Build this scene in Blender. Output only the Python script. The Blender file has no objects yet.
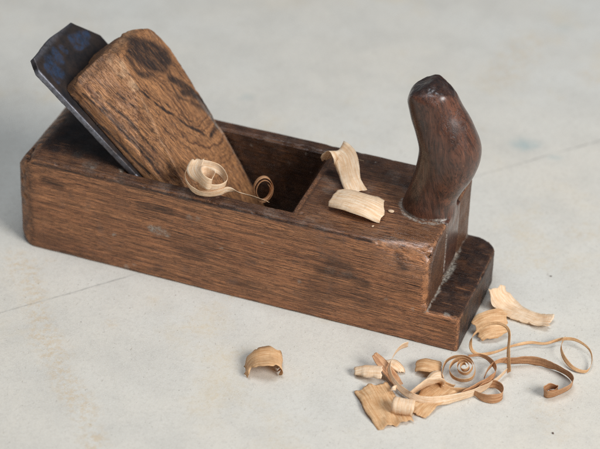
import bpy, bmesh, math, random
import numpy as np
from mathutils import Vector, Matrix, noise
random.seed(7); np.random.seed(7)
S = 0.01                                     # lengths below are written in centimetres
scene = bpy.context.scene
COL = scene.collection
L, W, H, STEP, NX = 24.0, 7.23, 5.56, 2.04, 22.25

# ------------------------------------------------------------------ camera
CP = np.array([43.84656540, -83.9135124, 68.7180168]); RX, ROLL, RZ, F = 0.950752651, 0.0411567301, 0.325726243, 2213.01801
def _m(a, ax): return np.array(Matrix.Rotation(a, 3, ax))
CM = _m(RZ, 'Z') @ _m(RX, 'X') @ _m(ROLL, 'Z')
cam_d = bpy.data.cameras.new('camera'); cam = bpy.data.objects.new('camera', cam_d); COL.objects.link(cam)
m4 = Matrix(CM.tolist()).to_4x4(); m4.translation = Vector(CP * S); cam.matrix_world = m4
cam_d.sensor_width = 36; cam_d.lens = F / 600 * 36; cam_d.clip_start = .05; cam_d.clip_end = 60
scene.camera = cam
fp = np.array([17.5, 1.0, 5.6])
cam_d.dof.use_dof = True; cam_d.dof.aperture_fstop = 8.0
cam_d.dof.focus_distance = float(-(CM.T @ (fp - CP))[2]) * S
scene.render.resolution_x, scene.render.resolution_y = 1024, 766

def ray(u, v): return CP, CM @ np.array([(u - 300) / F, (224.5 - v) / F, -1])
def on(u, v, ax, val):
    o, d = ray(u, v); return o + d * ((val - o[ax]) / d[ax])
def at(u, v, z=0.0): return on(u, v, 2, z)
# the iron's bedding plane
IA = np.array([6.37, .71, 5.56]); D = np.array([-0.72430353, 0, 0.68948125]); N = np.array([0.68948125, 0, 0.72430353])
def onp(u, v, off):
    p0 = IA + N * off; o, d = ray(u, v); return o + d * (((p0 - o) @ N) / (d @ N))
def bed(s, y, off): return np.array([IA[0], 0, IA[2]]) + D * s + N * off + np.array([0, y, 0])

# ------------------------------------------------------------------ helpers
def mesh_obj(name, verts, faces, mat, parent=None, smooth=True):
    me = bpy.data.meshes.new(name); me.from_pydata([tuple(float(c) * S for c in v) for v in verts], [], faces)
    me.update(); o = bpy.data.objects.new(name, me); COL.objects.link(o)
    if mat: me.materials.append(mat)
    if smooth: me.polygons.foreach_set('use_smooth', [True] * len(me.polygons))
    if parent: o.parent = parent
    return o
def tag(o, label=None, cat=None, group=None, kind=None):
    for k, v in (('label', label), ('category', cat), ('group', group), ('kind', kind)):
        if v: o[k] = v
    return o
def box_mesh(x0, x1, y0, y1, z0, z1):
    v = [(x, y, z) for x in (x0, x1) for y in (y0, y1) for z in (z0, z1)]
    return v, [(0, 1, 3, 2), (4, 6, 7, 5), (0, 4, 5, 1), (2, 3, 7, 6), (0, 2, 6, 4), (1, 5, 7, 3)]
def bake(o):
    dg = bpy.context.evaluated_depsgraph_get(); dg.update()
    me = bpy.data.meshes.new_from_object(o.evaluated_get(dg)); old = o.data
    o.modifiers.clear(); o.data = me; me.name = old.name; return o
def boolean(o, cutter, op='DIFFERENCE'):
    m = o.modifiers.new('b', 'BOOLEAN'); m.object = cutter; m.operation = op; m.solver = 'EXACT'
    bake(o); bpy.data.objects.remove(cutter)
def remesh(o, size, smooth=0):
    m = o.modifiers.new('r', 'REMESH'); m.mode = 'VOXEL'; m.voxel_size = size * S
    if smooth:
        s = o.modifiers.new('s', 'SMOOTH'); s.iterations = smooth; s.factor = .5
    bake(o); o.data.polygons.foreach_set('use_smooth', [True] * len(o.data.polygons))
def getv(o):
    a = np.empty(len(o.data.vertices) * 3); o.data.vertices.foreach_get('co', a); return a.reshape(-1, 3) / S
def setv(o, v): o.data.vertices.foreach_set('co', (v * S).ravel()); o.data.update()
def getn(o):
    a = np.empty(len(o.data.vertices) * 3); o.data.vertices.foreach_get('normal', a); return a.reshape(-1, 3)
def attr(o, name, vals):
    a = o.data.attributes.new(name, 'FLOAT', 'POINT'); a.data.foreach_set('value', np.asarray(vals, dtype=np.float32))
# fast vectorised value noise
_perm = np.random.RandomState(3).rand(32, 32, 32)
def vn(p, sc=1.0, seed=0.0):
    q = np.asarray(p) * sc + seed * 7.31 + 100; i = np.floor(q).astype(int); f = q - i; f = f * f * (3 - 2 * f); i %= 32; j = (i + 1) % 32
    def g(a, b, c): return _perm[a[..., 0], b[..., 1], c[..., 2]]
    x, y, z = f[..., 0], f[..., 1], f[..., 2]
    c0 = (g(i, i, i) * (1 - x) + g(j, i, i) * x) * (1 - y) + (g(i, j, i) * (1 - x) + g(j, j, i) * x) * y
    c1 = (g(i, i, j) * (1 - x) + g(j, i, j) * x) * (1 - y) + (g(i, j, j) * (1 - x) + g(j, j, j) * x) * y
    return (c0 * (1 - z) + c1 * z) * 2 - 1
def fbm(p, sc=1.0, seed=0.0, o=3): return sum(vn(p, sc * 2 ** k, seed + k) * .5 ** k for k in range(o)) / 1.6
def roundc(v, ia, ib, a0, b0, sa, sb, r, ra=None):
    """pull vertices onto a rounded corner: planes v[ia]=a0, v[ib]=b0, outward signs sa, sb, radius r"""
    ca, cb = a0 - sa * r, b0 - sb * r
    da, db = (v[:, ia] - ca) * sa, (v[:, ib] - cb) * sb
    m = (da > 0) & (db > 0); d = np.hypot(da, db); m &= d > r
    k = np.where(m, r / np.maximum(d, 1e-9), 1)
    mv = np.where(m, d - r, 0)
    v[:, ia] = np.where(m, ca + sa * da * k, v[:, ia]); v[:, ib] = np.where(m, cb + sb * db * k, v[:, ib])
    return mv
def seg_d(v, pts):
    """distance of vertices to a polyline of 3D points"""
    best = np.full(len(v), 1e9); pts = [np.asarray(p, float) for p in pts]
    if len(pts) == 1: return np.linalg.norm(v - pts[0], axis=1)
    for a, b in zip(pts, pts[1:]):
        ab = b - a; t = np.clip((v - a) @ ab / max(ab @ ab, 1e-9), 0, 1)
        best = np.minimum(best, np.linalg.norm(v - a - t[:, None] * ab, axis=1))
    return best
from mathutils.bvhtree import BVHTree
def caster(o):
    v = getv(o); tr = BVHTree.FromPolygons([tuple(p) for p in v], [tuple(p.vertices) for p in o.data.polygons])
    def f(pl, dense=1.5):
        """surface points under a stroke of the photograph, so that a mark sits on the wood itself"""
        out = []; P = [np.array(p, float) for p in pl]
        if len(P) == 1: Q = P
        else:
            Q = []
            for a, b in zip(P, P[1:]):
                k = max(2, int(np.linalg.norm(b - a) / dense)); Q += [a + (b - a) * t for t in np.linspace(0, 1, k)]
        for q in Q:
            o_, d = ray(*q); h = tr.ray_cast(Vector(o_), Vector(d).normalized())
            if h[0] is not None: out.append(np.array(h[0]))
        return out
    return f
def sstep(a, b, x): t = np.clip((x - a) / (b - a), 0, 1); return t * t * (3 - 2 * t)

# ------------------------------------------------------------------ node helpers
class NT:
    def __init__(s, name):
        s.m = bpy.data.materials.new(name); s.m.use_nodes = True; s.t = s.m.node_tree; s.n = s.t.nodes; s.l = s.t.links
        s.b = s.n['Principled BSDF']; s.out = s.n['Material Output']
        tc = s.n.new('ShaderNodeTexCoord'); s.co = s.map(tc.outputs['Object'], (100, 100, 100))
    def add(s, t, **k):
        x = s.n.new(t)
        for a, b in k.items(): setattr(x, a, b)
        return x
    def put(s, sock, v):
        if isinstance(v, bpy.types.NodeSocket): s.l.new(v, sock)
        else: sock.default_value = v
    def map(s, v, sc=(1, 1, 1), rot=(0, 0, 0), loc=(0, 0, 0)):
        x = s.add('ShaderNodeMapping'); s.put(x.inputs['Vector'], v); x.inputs['Scale'].default_value = sc; x.inputs['Rotation'].default_value = rot; x.inputs['Location'].default_value = loc
        return x.outputs[0]
    def noise(s, v, sc, det=4, rough=.55, dist=0, off=0):
        if off: v = s.map(v, loc=(off, off * .7, -off))
        x = s.add('ShaderNodeTexNoise'); s.put(x.inputs['Vector'], v); x.inputs['Scale'].default_value = sc; x.inputs['Detail'].default_value = det
        x.inputs['Roughness'].default_value = rough; x.inputs['Distortion'].default_value = dist; return x.outputs['Fac']
    def ramp(s, f, stops, interp='LINEAR'):
        x = s.add('ShaderNodeValToRGB'); s.put(x.inputs[0], f); e = x.color_ramp.elements; x.color_ramp.interpolation = interp
        while len(e) < len(stops): e.new(.5)
        for i, (p, c) in enumerate(stops):
            e[i].position = p; e[i].color = (c, c, c, 1) if isinstance(c, (int, float)) else (*c, 1)
        return x.outputs[0]
    def mix(s, f, a, b, bt='MIX'):
        x = s.add('ShaderNodeMix', data_type='RGBA', blend_type=bt); s.put(x.inputs[0], f)
        for i, c in ((6, a), (7, b)): s.put(x.inputs[i], (*c, 1) if isinstance(c, tuple) else c)
        return x.outputs[2]
    def math(s, op, a, b=0.0, c=None, clamp=False):
        x = s.add('ShaderNodeMath', operation=op, use_clamp=clamp); s.put(x.inputs[0], a); s.put(x.inputs[1], b)
        if c is not None: s.put(x.inputs[2], c)
        return x.outputs[0]
    def attr(s, n): x = s.add('ShaderNodeAttribute', attribute_name=n); return x.outputs['Fac']
    def bump(s, h, strength, dist, nrm=None):
        x = s.add('ShaderNodeBump'); s.put(x.inputs['Height'], h); x.inputs['Strength'].default_value = strength; x.inputs['Distance'].default_value = dist * S
        if nrm: s.l.new(nrm, x.inputs['Normal'])
        return x.outputs[0]
    def done(s, col, rough, nrm=None, **k):
        s.put(s.b.inputs['Base Color'], (*col, 1) if isinstance(col, tuple) else col); s.put(s.b.inputs['Roughness'], rough)
        if nrm: s.l.new(nrm, s.b.inputs['Normal'])
        for a, v in k.items(): s.put(s.b.inputs[a.replace('_', ' ')], v)
        return s.m
def rgb(r, g, b):
    f = lambda c: ((c / 255 + .055) / 1.055) ** 2.4 if c > 10 else c / 255 / 12.92
    return (f(r), f(g), f(b))

# ------------------------------------------------------------------ materials
def oak(name, light, mid, dark, long_axis='X', pore=1.0, gloss=.5):
    t = NT(name); rot = (0, 0, 0)
    v = t.co
    # slight waviness of the grain
    warp = t.add('ShaderNodeVectorMath', operation='MULTIPLY_ADD')
    wn = t.add('ShaderNodeTexNoise'); t.put(wn.inputs['Vector'], t.map(v, (.08, .4, .4))); wn.inputs['Scale'].default_value = 1; wn.inputs['Detail'].default_value = 2
    t.put(warp.inputs[0], wn.outputs['Color']); warp.inputs[1].default_value = (0, .6, .6); t.put(warp.inputs[2], v)
    w = t.map(warp.outputs[0], rot=(0, math.radians(-.8), 0))
    rings = t.noise(t.map(w, (.05, 1.6, 1.6)), 1.0, 3, .6)
    fib = t.noise(t.map(w, (.15, 11, 11)), 1.0, 7, .76, off=3)
    fine = t.noise(t.map(w, (1.2, 30, 30)), 1.0, 4, .6, off=8)
    pores = t.ramp(t.noise(t.map(w, (.5, 23, 23)), 1.0, 5, .66, off=5), [(.51, 0), (.56, 1)])
    spk = t.ramp(t.noise(t.map(w, (2.4, 27, 27)), 1.0, 3, .6, off=51), [(.53, 0), (.60, .8)])
    patch = t.noise(v, .45, 4, .6, off=2)
    c = t.mix(t.ramp(rings, [(.3, 0), (.7, 1)]), mid, light)
    c = t.mix(t.math('MULTIPLY', t.ramp(fib, [(.40, 0), (.60, 1)]), .85), c, dark)
    c = t.mix(t.math('MULTIPLY', pores, .85 * pore), c, tuple(x * .22 for x in dark))
    c = t.mix(t.math('MULTIPLY', spk, .7 * pore), c, tuple(x * .2 for x in dark))
    c = t.mix(t.ramp(fine, [(.35, .35), (.6, 0)]), c, tuple(min(1, x * 1.35) for x in light))
    c = t.mix(t.ramp(patch, [(.5, 0), (.85, .4)]), c, dark)
    # old grime, darker toward handled faces, with throat shade painted in; worn lighter edges
    gr = t.math('MULTIPLY', t.attr('grime_shade'), t.ramp(t.noise(v, 1.6, 6, .7, off=11), [(.28, .72), (.6, 1)]))
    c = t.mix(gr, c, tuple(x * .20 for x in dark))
    ed = t.math('MULTIPLY', t.attr('edge'), t.ramp(t.noise(t.map(v, (.7, 2, 2)), 1.4, 5, .7, off=4), [(.42, 0), (.6, .8)]))
    c = t.mix(ed, c, light)
    c = t.mix(t.math('MULTIPLY', t.attr('dark'), t.ramp(t.noise(t.map(v, (1, 3, 3)), 2, 4, .7, off=6), [(.3, .5), (.55, 1)])), c, tuple(x * .25 for x in dark))
    c = t.mix(t.ramp(t.noise(t.map(v, (.8, 1.5, 1.5)), 5, 5, .8, off=44), [(.54, 0), (.68, .75)]), c, tuple(x * .3 for x in dark))
    # scratches
    sc2 = t.ramp(t.noise(t.map(v, (5, 5, .5), rot=(.2, 1.05, 0)), 1.0, 2, .5, off=25), [(.73, 0), (.76, .22)])
    c = t.mix(sc2, c, light)
    c = t.mix(t.ramp(t.noise(v, .9, 6, .75, off=66), [(.56, 0), (.7, .4)]), c, rgb(112, 88, 76))
    sc1 = t.ramp(t.noise(t.map(v, (.5, 8, 14), rot=(0, .7, .3)), 1.2, 2, .5, off=21), [(.70, 0), (.73, .35)])
    c = t.mix(sc1, c, light)
    dustn = t.noise(v, 9, 5, .7, off=9)
    du = t.math('MULTIPLY', t.attr('dust'), t.ramp(dustn, [(.38, 0), (.58, 1)]), clamp=True)
    c = t.mix(du, c, rgb(165, 158, 146))
    speck = t.ramp(t.noise(v, 7, 3, .6, off=31), [(.735, 0), (.76, .65)])
    c = t.mix(speck, c, rgb(160, 150, 135))
    h = t.math('ADD', t.math('MULTIPLY', t.math('MAXIMUM', pores, spk), -.9), t.math('MULTIPLY', fib, .5))
    h = t.math('ADD', h, t.math('MULTIPLY', t.noise(v, 2.2, 5, .6), .8))
    nb = t.bump(h, .6, .022)
    r = t.ramp(t.noise(v, 1.3, 5, .7, off=14), [(.3, gloss - .12), (.7, gloss + .16)])
    r = t.math('SUBTRACT', r, t.math('MULTIPLY', t.attr('polish'), .24))
    r = t.math('ADD', r, t.math('MULTIPLY', du, .4), clamp=True)
    return t.done(c, r, nb, Specular_IOR_Level=.45, Coat_Weight=t.math('MULTIPLY', t.math('MULTIPLY', t.attr('polish'), t.ramp(t.noise(v, 2.5, 4, .6, off=61), [(.35, .3), (.6, 1)])), .42, clamp=True), Coat_Roughness=.32, Coat_Tint=(.86, .92, 1, 1))
M_body = oak('oiled_oak', rgb(200, 139, 94), rgb(158, 100, 65), rgb(78, 46, 31), gloss=.42)

def wedge_mat():
    t = NT('wedge_wood'); v = t.co
    # coordinates along the slope: x' along D
    ang = math.atan2(D[2], D[0])
    vr = t.map(v, rot=(0, ang, 0))            # x' runs along the wedge
    wn = t.noise(t.map(vr, (.16, .5, .5)), 1.0, 3, .6)
    warp = t.add('ShaderNodeCombineXYZ'); t.put(warp.inputs[1], t.math('MULTIPLY', wn, 1.3)); t.put(warp.inputs[2], t.math('MULTIPLY', wn, 1.4))
    va = t.add('ShaderNodeVectorMath', operation='ADD'); t.put(va.inputs[0], vr); t.put(va.inputs[1], warp.outputs[0]); w = va.outputs[0]
    fib = t.noise(t.map(w, (.28, 5, 5)), 1.0, 5, .62)
    fine = t.noise(t.map(w, (.8, 22, 22)), 1.0, 4, .6, off=4)
    fd = t.math('ADD', t.math('MULTIPLY', t.attr('figure'), 1.0), t.math('MULTIPLY', t.math('SUBTRACT', t.noise(v, .8, 4, .6, off=3), .5), 1.1))
    fv = t.add('ShaderNodeCombineXYZ'); t.put(fv.inputs[0], t.math('MULTIPLY', fd, 5.5)); t.put(fv.inputs[1], t.math('MULTIPLY', t.noise(v, .5, 2), 1.5))
    fg = t.noise(fv.outputs[0], 1.0, 5, .7)
    fr = t.attr('front')
    fib2 = t.add('ShaderNodeMix', data_type='FLOAT'); t.put(fib2.inputs[0], t.math('MULTIPLY', fr, .75)); t.put(fib2.inputs[2], fib); t.put(fib2.inputs[3], fg); fib = fib2.outputs[0]
    c = t.mix(t.ramp(fib, [(.34, 0), (.64, 1)]), rgb(188, 133, 86), rgb(104, 67, 42))
    c = t.mix(t.math('MULTIPLY', t.ramp(fg, [(.55, 0), (.62, .85)]), fr), c, rgb(62, 38, 25))
    c = t.mix(t.ramp(fine, [(.5, 0), (.66, .6)]), c, rgb(70, 44, 28))
    c = t.mix(t.ramp(t.noise(v, .9, 5, .65, off=2), [(.5, 0), (.75, .45)]), c, rgb(90, 56, 34))
    wp = t.ramp(t.noise(t.map(w, (1.1, 22, 22)), 1.0, 4, .65, off=51), [(.53, 0), (.60, .6)])
    c = t.mix(wp, c, rgb(52, 34, 25))
    pit = t.ramp(t.noise(t.map(vr, (2, 4, 4)), 2.0, 5, .75, off=71), [(.60, 0), (.68, .6)])
    c = t.mix(pit, c, rgb(60, 42, 32))
    c = t.mix(t.ramp(t.noise(t.map(vr, (.5, 7, 7)), 1.0, 4, .7, off=81), [(.6, 0), (.72, .4)]), c, rgb(176, 146, 120))
    dk = t.math('MULTIPLY', t.attr('dark'), t.ramp(t.noise(t.map(w, (1, 6, 6)), 1.2, 5, .7, off=8), [(.34, .5), (.54, 1)]))
    c = t.mix(dk, c, rgb(36, 23, 18))
    gr = t.math('MULTIPLY', t.attr('grime_shade'), t.ramp(t.noise(v, 3, 5, .7, off=12), [(.3, .3), (.6, .9)]))
    c = t.mix(gr, c, rgb(54, 38, 28))
    ed = t.math('MULTIPLY', t.attr('edge'), t.ramp(t.noise(v, 3.5, 5, .7, off=5), [(.4, .1), (.6, .9)]))
    c = t.mix(ed, c, rgb(196, 156, 118))
    sc = t.ramp(t.noise(t.map(v, (1, 9, 3), rot=(.4, 1.1, .2)), 1.6, 2, .5, off=21), [(.68, 0), (.71, .4)])
    c = t.mix(sc, c, rgb(60, 44, 34))
    c = t.mix(t.math('MULTIPLY', t.attr('dust'), t.ramp(t.noise(v, 6, 5, .7), [(.4, .2), (.6, .9)])), c, rgb(168, 160, 150))
    h = t.math('ADD', t.math('MULTIPLY', fib, .7), t.math('MULTIPLY', t.noise(v, 2.4, 5, .6), .9)); h = t.math('SUBTRACT', h, t.math('MULTIPLY', fine, .4)); h = t.math('SUBTRACT', h, t.math('MULTIPLY', t.math('MAXIMUM', wp, pit), .8))
    return t.done(c, t.ramp(t.noise(v, 2, 4), [(.3, .5), (.7, .7)]), t.bump(h, .75, .04), Specular_IOR_Level=.45)
M_wedge = wedge_mat()

def horn_mat():
    t = NT('dark_polished_wood'); v = t.co
    vr = t.map(v, rot=(0, math.radians(12), 0))
    wn = t.noise(t.map(v, (.4, .4, .15)), 1.0, 3, .5)
    warp = t.add('ShaderNodeCombineXYZ'); t.put(warp.inputs[0], t.math('MULTIPLY', wn, 2.0)); t.put(warp.inputs[1], t.math('MULTIPLY', wn, 1.0))
    va = t.add('ShaderNodeVectorMath', operation='ADD'); t.put(va.inputs[0], vr); t.put(va.inputs[1], warp.outputs[0]); w = va.outputs[0]
    fib = t.noise(t.map(w, (5, 5, .35)), 1.0, 5, .62)
    pores = t.ramp(t.noise(t.map(w, (22, 22, 1.0)), 1.0, 4, .65, off=4), [(.51, 0), (.58, 1)])
    c = t.mix(t.ramp(fib, [(.3, 0), (.7, 1)]), rgb(112, 70, 51), rgb(44, 27, 21))
    c = t.mix(t.math('MULTIPLY', pores, .7), c, rgb(28, 17, 13))
    c = t.mix(t.ramp(t.noise(v, .8, 4, .6, off=7), [(.45, 0), (.7, .6)]), c, rgb(46, 29, 23))
    c = t.mix(t.math('MULTIPLY', t.attr('dark'), .85), c, rgb(16, 10, 9))
    sc = t.ramp(t.noise(t.map(v, (2, 12, 9), rot=(.5, .8, .2)), 1.0, 2, .5, off=2), [(.70, 0), (.73, .45)])
    c = t.mix(sc, c, rgb(150, 112, 84))
    sp = t.ramp(t.noise(v, 5, 4, .7, off=17), [(.68, 0), (.73, .4)])
    c = t.mix(sp, c, rgb(128, 92, 68))
    du = t.math('MULTIPLY', t.attr('dust'), t.ramp(t.noise(v, 9, 5, .7, off=9), [(.40, 0), (.58, 1)]), clamp=True)
    c = t.mix(du, c, rgb(160, 152, 142))
    h = t.math('ADD', t.math('MULTIPLY', pores, -.6), t.math('MULTIPLY', t.noise(v, 1.3, 2, .5), 1.2))
    r = t.math('ADD', t.ramp(t.noise(v, 1.5, 5, .65, off=3), [(.3, .22), (.7, .36)]), t.math('MULTIPLY', du, .4), clamp=True)
    return t.done(c, r, t.bump(h, .4, .018), Specular_IOR_Level=.5, Coat_Weight=t.ramp(t.noise(v, 2.5, 4, .6, off=61), [(.3, .1), (.6, .5)]), Coat_Roughness=.27)
M_horn = horn_mat()

def steel_mat():
    t = NT('old_dark_steel'); v = t.co
    n1 = t.noise(v, 1.3, 6, .7); n2 = t.noise(v, 6, 5, .7, off=4)
    c = t.mix(t.ramp(n1, [(.35, 0), (.65, 1)]), rgb(46, 46, 50), rgb(76, 64, 58))
    c = t.mix(t.ramp(n2, [(.5, 0), (.72, .7)]), c, rgb(30, 27, 27))
    blue = t.math('MULTIPLY', t.attr('dark'), t.ramp(t.noise(v, 3.2, 5, .75, off=9), [(.34, .05), (.64, .85)]))
    c = t.mix(blue, c, rgb(28, 54, 84))
    c = t.mix(t.math('MULTIPLY', t.attr('edge'), t.ramp(t.noise(v, 5, 5, .7, off=2), [(.3, .2), (.6, .9)])), c, rgb(150, 152, 162))
    r = t.ramp(n2, [(.3, .42), (.7, .7)])
    met = t.math('SUBTRACT', .7, t.math('MULTIPLY', blue, .7), clamp=True)
    return t.done(c, r, t.bump(t.math('ADD', n1, t.math('MULTIPLY', n2, .5)), .5, .02), Metallic=met)
M_steel = steel_mat()

def shaving_mat(name, light, tan, transl=.3):
    t = NT(name); v = t.co
    tc = t.add('ShaderNodeUVMap', uv_map='uv'); u = tc.outputs[0]
    lines = t.noise(t.map(u, (1.2, 12, 1)), 1.0, 5, .6)
    cross = t.noise(t.map(u, (7, 1.5, 1)), 1.0, 4, .6, off=3)
    c = t.mix(t.ramp(lines, [(.36, 0), (.62, 1)]), light, tan)
    c = t.mix(t.ramp(cross, [(.5, 0), (.72, .28)]), c, tuple(x * .62 for x in tan))
    c = t.mix(t.ramp(t.noise(v, 3.2, 4, .6), [(.5, 0), (.8, .5)]), c, tuple(x * .8 for x in tan))
    nb = t.bump(t.math('ADD', lines, t.math('MULTIPLY', cross, 1.0)), .8, .018)
    m = t.done(c, .55, nb, Specular_IOR_Level=.3)
    tr = t.add('ShaderNodeBsdfTranslucent'); t.put(tr.inputs[0], c); mx = t.add('ShaderNodeMixShader'); mx.inputs[0].default_value = transl
    t.l.new(t.b.outputs[0], mx.inputs[1]); t.l.new(tr.outputs[0], mx.inputs[2]); t.l.new(mx.outputs[0], t.out.inputs[0])
    return m
M_pale = shaving_mat('pale_shaving', rgb(252, 234, 208), rgb(236, 200, 158))
M_tan = shaving_mat('tan_shaving', rgb(240, 206, 162), rgb(212, 164, 114))
M_brown = shaving_mat('brown_shaving', rgb(218, 172, 130), rgb(176, 124, 84), .2)

# ------------------------------------------------------------------ the worktop
def table_mat():
    t = NT('worn_painted_board'); v = t.co
    big = t.noise(v, .045, 5, .6); mid = t.noise(v, .35, 5, .6, off=3); fine = t.noise(v, 5.5, 4, .65, off=5); fin2 = t.noise(v, 14, 3, .7, off=8)
    c = t.mix(t.ramp(big, [(.35, 0), (.65, 1)]), rgb(199, 197, 190), rgb(203, 196, 183))
    c = t.mix(t.ramp(mid, [(.42, 0), (.66, .5)]), c, rgb(184, 180, 171))
    c = t.mix(t.ramp(fine, [(.48, 0), (.74, .42)]), c, rgb(170, 164, 155))
    c = t.mix(t.ramp(fin2, [(.32, .5), (.5, 0)]), c, rgb(214, 212, 206))
    c = t.mix(t.ramp(t.noise(v, 6.5, 2, .5, off=40), [(.70, 0), (.74, .5)]), c, rgb(120, 112, 104))
    c = t.mix(t.ramp(t.noise(t.map(v, (1, .3, 1), rot=(0, 0, .6)), 9, 2, .5, off=50), [(.69, 0), (.74, .4)]), c, rgb(140, 128, 112))
    c = t.mix(t.math('MULTIPLY', t.ramp(t.noise(v, .13, 5, .7, off=12), [(.56, 0), (.72, .5)]), t.ramp(fine, [(.4, .3), (.6, 1)])), c, rgb(206, 186, 150))
    sn = t.ramp(t.noise(v, 2.6, 6, .8, off=22), [(.46, 0), (.60, 1)])
    c = t.mix(t.math('MULTIPLY', t.math('MULTIPLY', t.attr('ochre'), sn), .5), c, rgb(190, 160, 114))
    c = t.mix(t.math('MULTIPLY', t.attr('teal'), t.ramp(t.noise(v, 1.6, 5, .7, off=28), [(.3, .1), (.6, .5)])), c, rgb(136, 162, 164))
    # pencil line scribed across the board
    a, b = PEN; dx, dy = b[0] - a[0], b[1] - a[1]; ln = math.hypot(dx, dy)
    sep = t.add('ShaderNodeSeparateXYZ'); t.put(sep.inputs[0], v)
    dd = t.math('ADD', t.math('MULTIPLY', t.math('SUBTRACT', sep.outputs[0], a[0]), -dy / ln), t.math('MULTIPLY', t.math('SUBTRACT', sep.outputs[1], a[1]), dx / ln))
    dd = t.math('ADD', dd, t.math('MULTIPLY', t.math('SUBTRACT', t.noise(v, .3, 3), .5), .25))
    ad = t.math('ABSOLUTE', dd)
    line = t.math('MULTIPLY', t.ramp(ad, [(.02, 1), (.085, 0)]), t.ramp(t.noise(v, .5, 5, .75, off=33), [(.40, .1), (.62, .55)]))
    c = t.mix(line, c, rgb(118, 116, 112))
    h = t.math('ADD', t.math('MULTIPLY', fine, .7), t.math('MULTIPLY', fin2, .35)); h = t.math('ADD', h, t.math('MULTIPLY', mid, 1.5)); h = t.math('SUBTRACT', h, t.math('MULTIPLY', line, .6))
    return t.done(c, .78, t.bump(h, .5, .03), Specular_IOR_Level=.3)
PEN = (at(0, 313), at(598, 141))
M_table = table_mat()
def make_table():
    xs = np.concatenate([[-150, -60], np.arange(-30, 60, .35), [90, 150]]); ys = np.concatenate([[-60, -25], np.arange(-14, 60, .35), [90, 150, 260]])
    X, Y = np.meshgrid(xs, ys, indexing='ij'); v = np.stack([X.ravel(), Y.ravel(), np.zeros(X.size)], 1)
    ny = len(ys); f = [(i * ny + j, (i + 1) * ny + j, (i + 1) * ny + j + 1, i * ny + j + 1) for i in range(len(xs) - 1) for j in range(ny - 1)]
    o = mesh_obj('tabletop_ground', v, f, M_table); tag(o, kind='structure')
    wv = v + np.stack([vn(v, .9, 1), vn(v, .9, 2), np.zeros(len(v))], 1) * .35
    och = np.zeros(len(v))
    for pl, r, k in [([(18, 256), (30, 290), (48, 340), (62, 375), (85, 415), (95, 449)], .75, .85), ([(10, 280), (12, 262)], .5, .5), ([(226, 300), (240, 292)], .25, .9), ([(110, 322), (116, 326)], .25, .8),
                     ([(150, 300), (160, 305)], .2, .6), ([(30, 258), (52, 262)], .3, .7), ([(500, 80), (530, 40)], 1.6, .6), ([(585, 75), (590, 80)], .8, .6), ([(425, 120), (480, 128)], .6, .3), ([(80, 20), (60, 90)], 1.5, .35), ([(575, 235), (600, 230)], .9, .4), ([(540, 410), (560, 430)], 1, .35)]:
        och = np.maximum(och, k * (1 - sstep(r * .3, r * 1.3, seg_d(wv, [at(*p) for p in pl]))))
    tea = np.zeros(len(v))
    for p, r, k in [((523, 145), .55, 1), ((531, 144), .4, 1), ((556, 158), .35, .9), ((247, 98), .4, .5), ((562, 28), .5, .3)]:
        tea = np.maximum(tea, k * (1 - sstep(r * .5, r * 1.4, seg_d(wv, [at(*p)]))))
    attr(o, 'ochre', och); attr(o, 'teal', tea)
make_table()

# ------------------------------------------------------------------ the plane
plane = bpy.data.objects.new('hand_plane', None); COL.objects.link(plane); plane.empty_display_size = .05
plane.location = (L / 2 * S, W / 2 * S, 0)
tag(plane, 'old wooden hand plane with dark curved horn, iron and wedge on the pale board', 'hand plane')
def adopt(o):
    o.parent = plane; o.matrix_parent_inverse = Matrix.Translation(-plane.location)
    return o

# --- body
body = mesh_obj('body', *box_mesh(-.22, L, 0, W, 0, H), M_body)
boolean(body, mesh_obj('c', *box_mesh(NX, L + 1, -1, W + 1, STEP, H + 1), None))
y0, y1 = .82, W - .80
def xz(px, pz): return [(px, y0, pz), (px, y1, pz)]
bx = lambda z: IA[0] - .40 / N[0] + (H - z) * (-D[0] / D[2])
pts = [(bx(H + 1), H + 1), (bx(0.0), 0.0), (bx(0) + .0, -.5), (bx(0) + .75, -.5), (bx(0) + .9, .3), (15.05 + .25, H + 1)]
vv = []; [vv.extend(xz(*p)) for p in pts]; n = len(pts)
ff = [tuple(range(0, 2 * n, 2)), tuple(range(2 * n - 1, 0, -2))] + [(2 * i, 2 * i + 1, (2 * i + 3) % (2 * n), (2 * i + 2) % (2 * n)) for i in range(n)]
cut = mesh_obj('c', vv, ff, None)
bmm = bmesh.new(); bmm.from_mesh(cut.data); bmesh.ops.recalc_face_normals(bmm, faces=bmm.faces); bmm.to_mesh(cut.data); bmm.free()
boolean(body, cut)
TY0, TY1 = 2.78, 5.0
boolean(body, mesh_obj('c', *box_mesh(20.6, NX + .5, TY0 - .05, TY1 + .05, STEP + .03, H + .5), None))
remesh(body, .052, 0)
v = getv(body); v0 = v.copy()
e = np.zeros(len(v))
wob = fbm(v, .8, 3) * .05
up = v[:, 2] > STEP + .1
rt = .22 + 1.0 * sstep(18.6, 21.9, v[:, 0]) + wob
e += np.where(v[:, 0] < NX + .1, roundc(v, 1, 2, 0, H, -1, 1, rt), 0)
e += roundc(v, 1, 2, W, H, 1, 1, .2 + wob)
e += roundc(v, 0, 1, -.22, 0, -1, -1, 1.25 + wob); e += roundc(v, 0, 1, -.22, W, -1, 1, .9 + wob)
e += roundc(v, 0, 2, -.22, H, -1, 1, 1.5 + wob); e += roundc(v, 0, 2, -.22, 0, -1, -1, .8 + wob)
e += roundc(v, 0, 1, L, 0, 1, -1, .3 + wob); e += roundc(v, 0, 1, L, W, 1, 1, 1.15 + wob)
m = v[:, 0] > NX - .01
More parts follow.
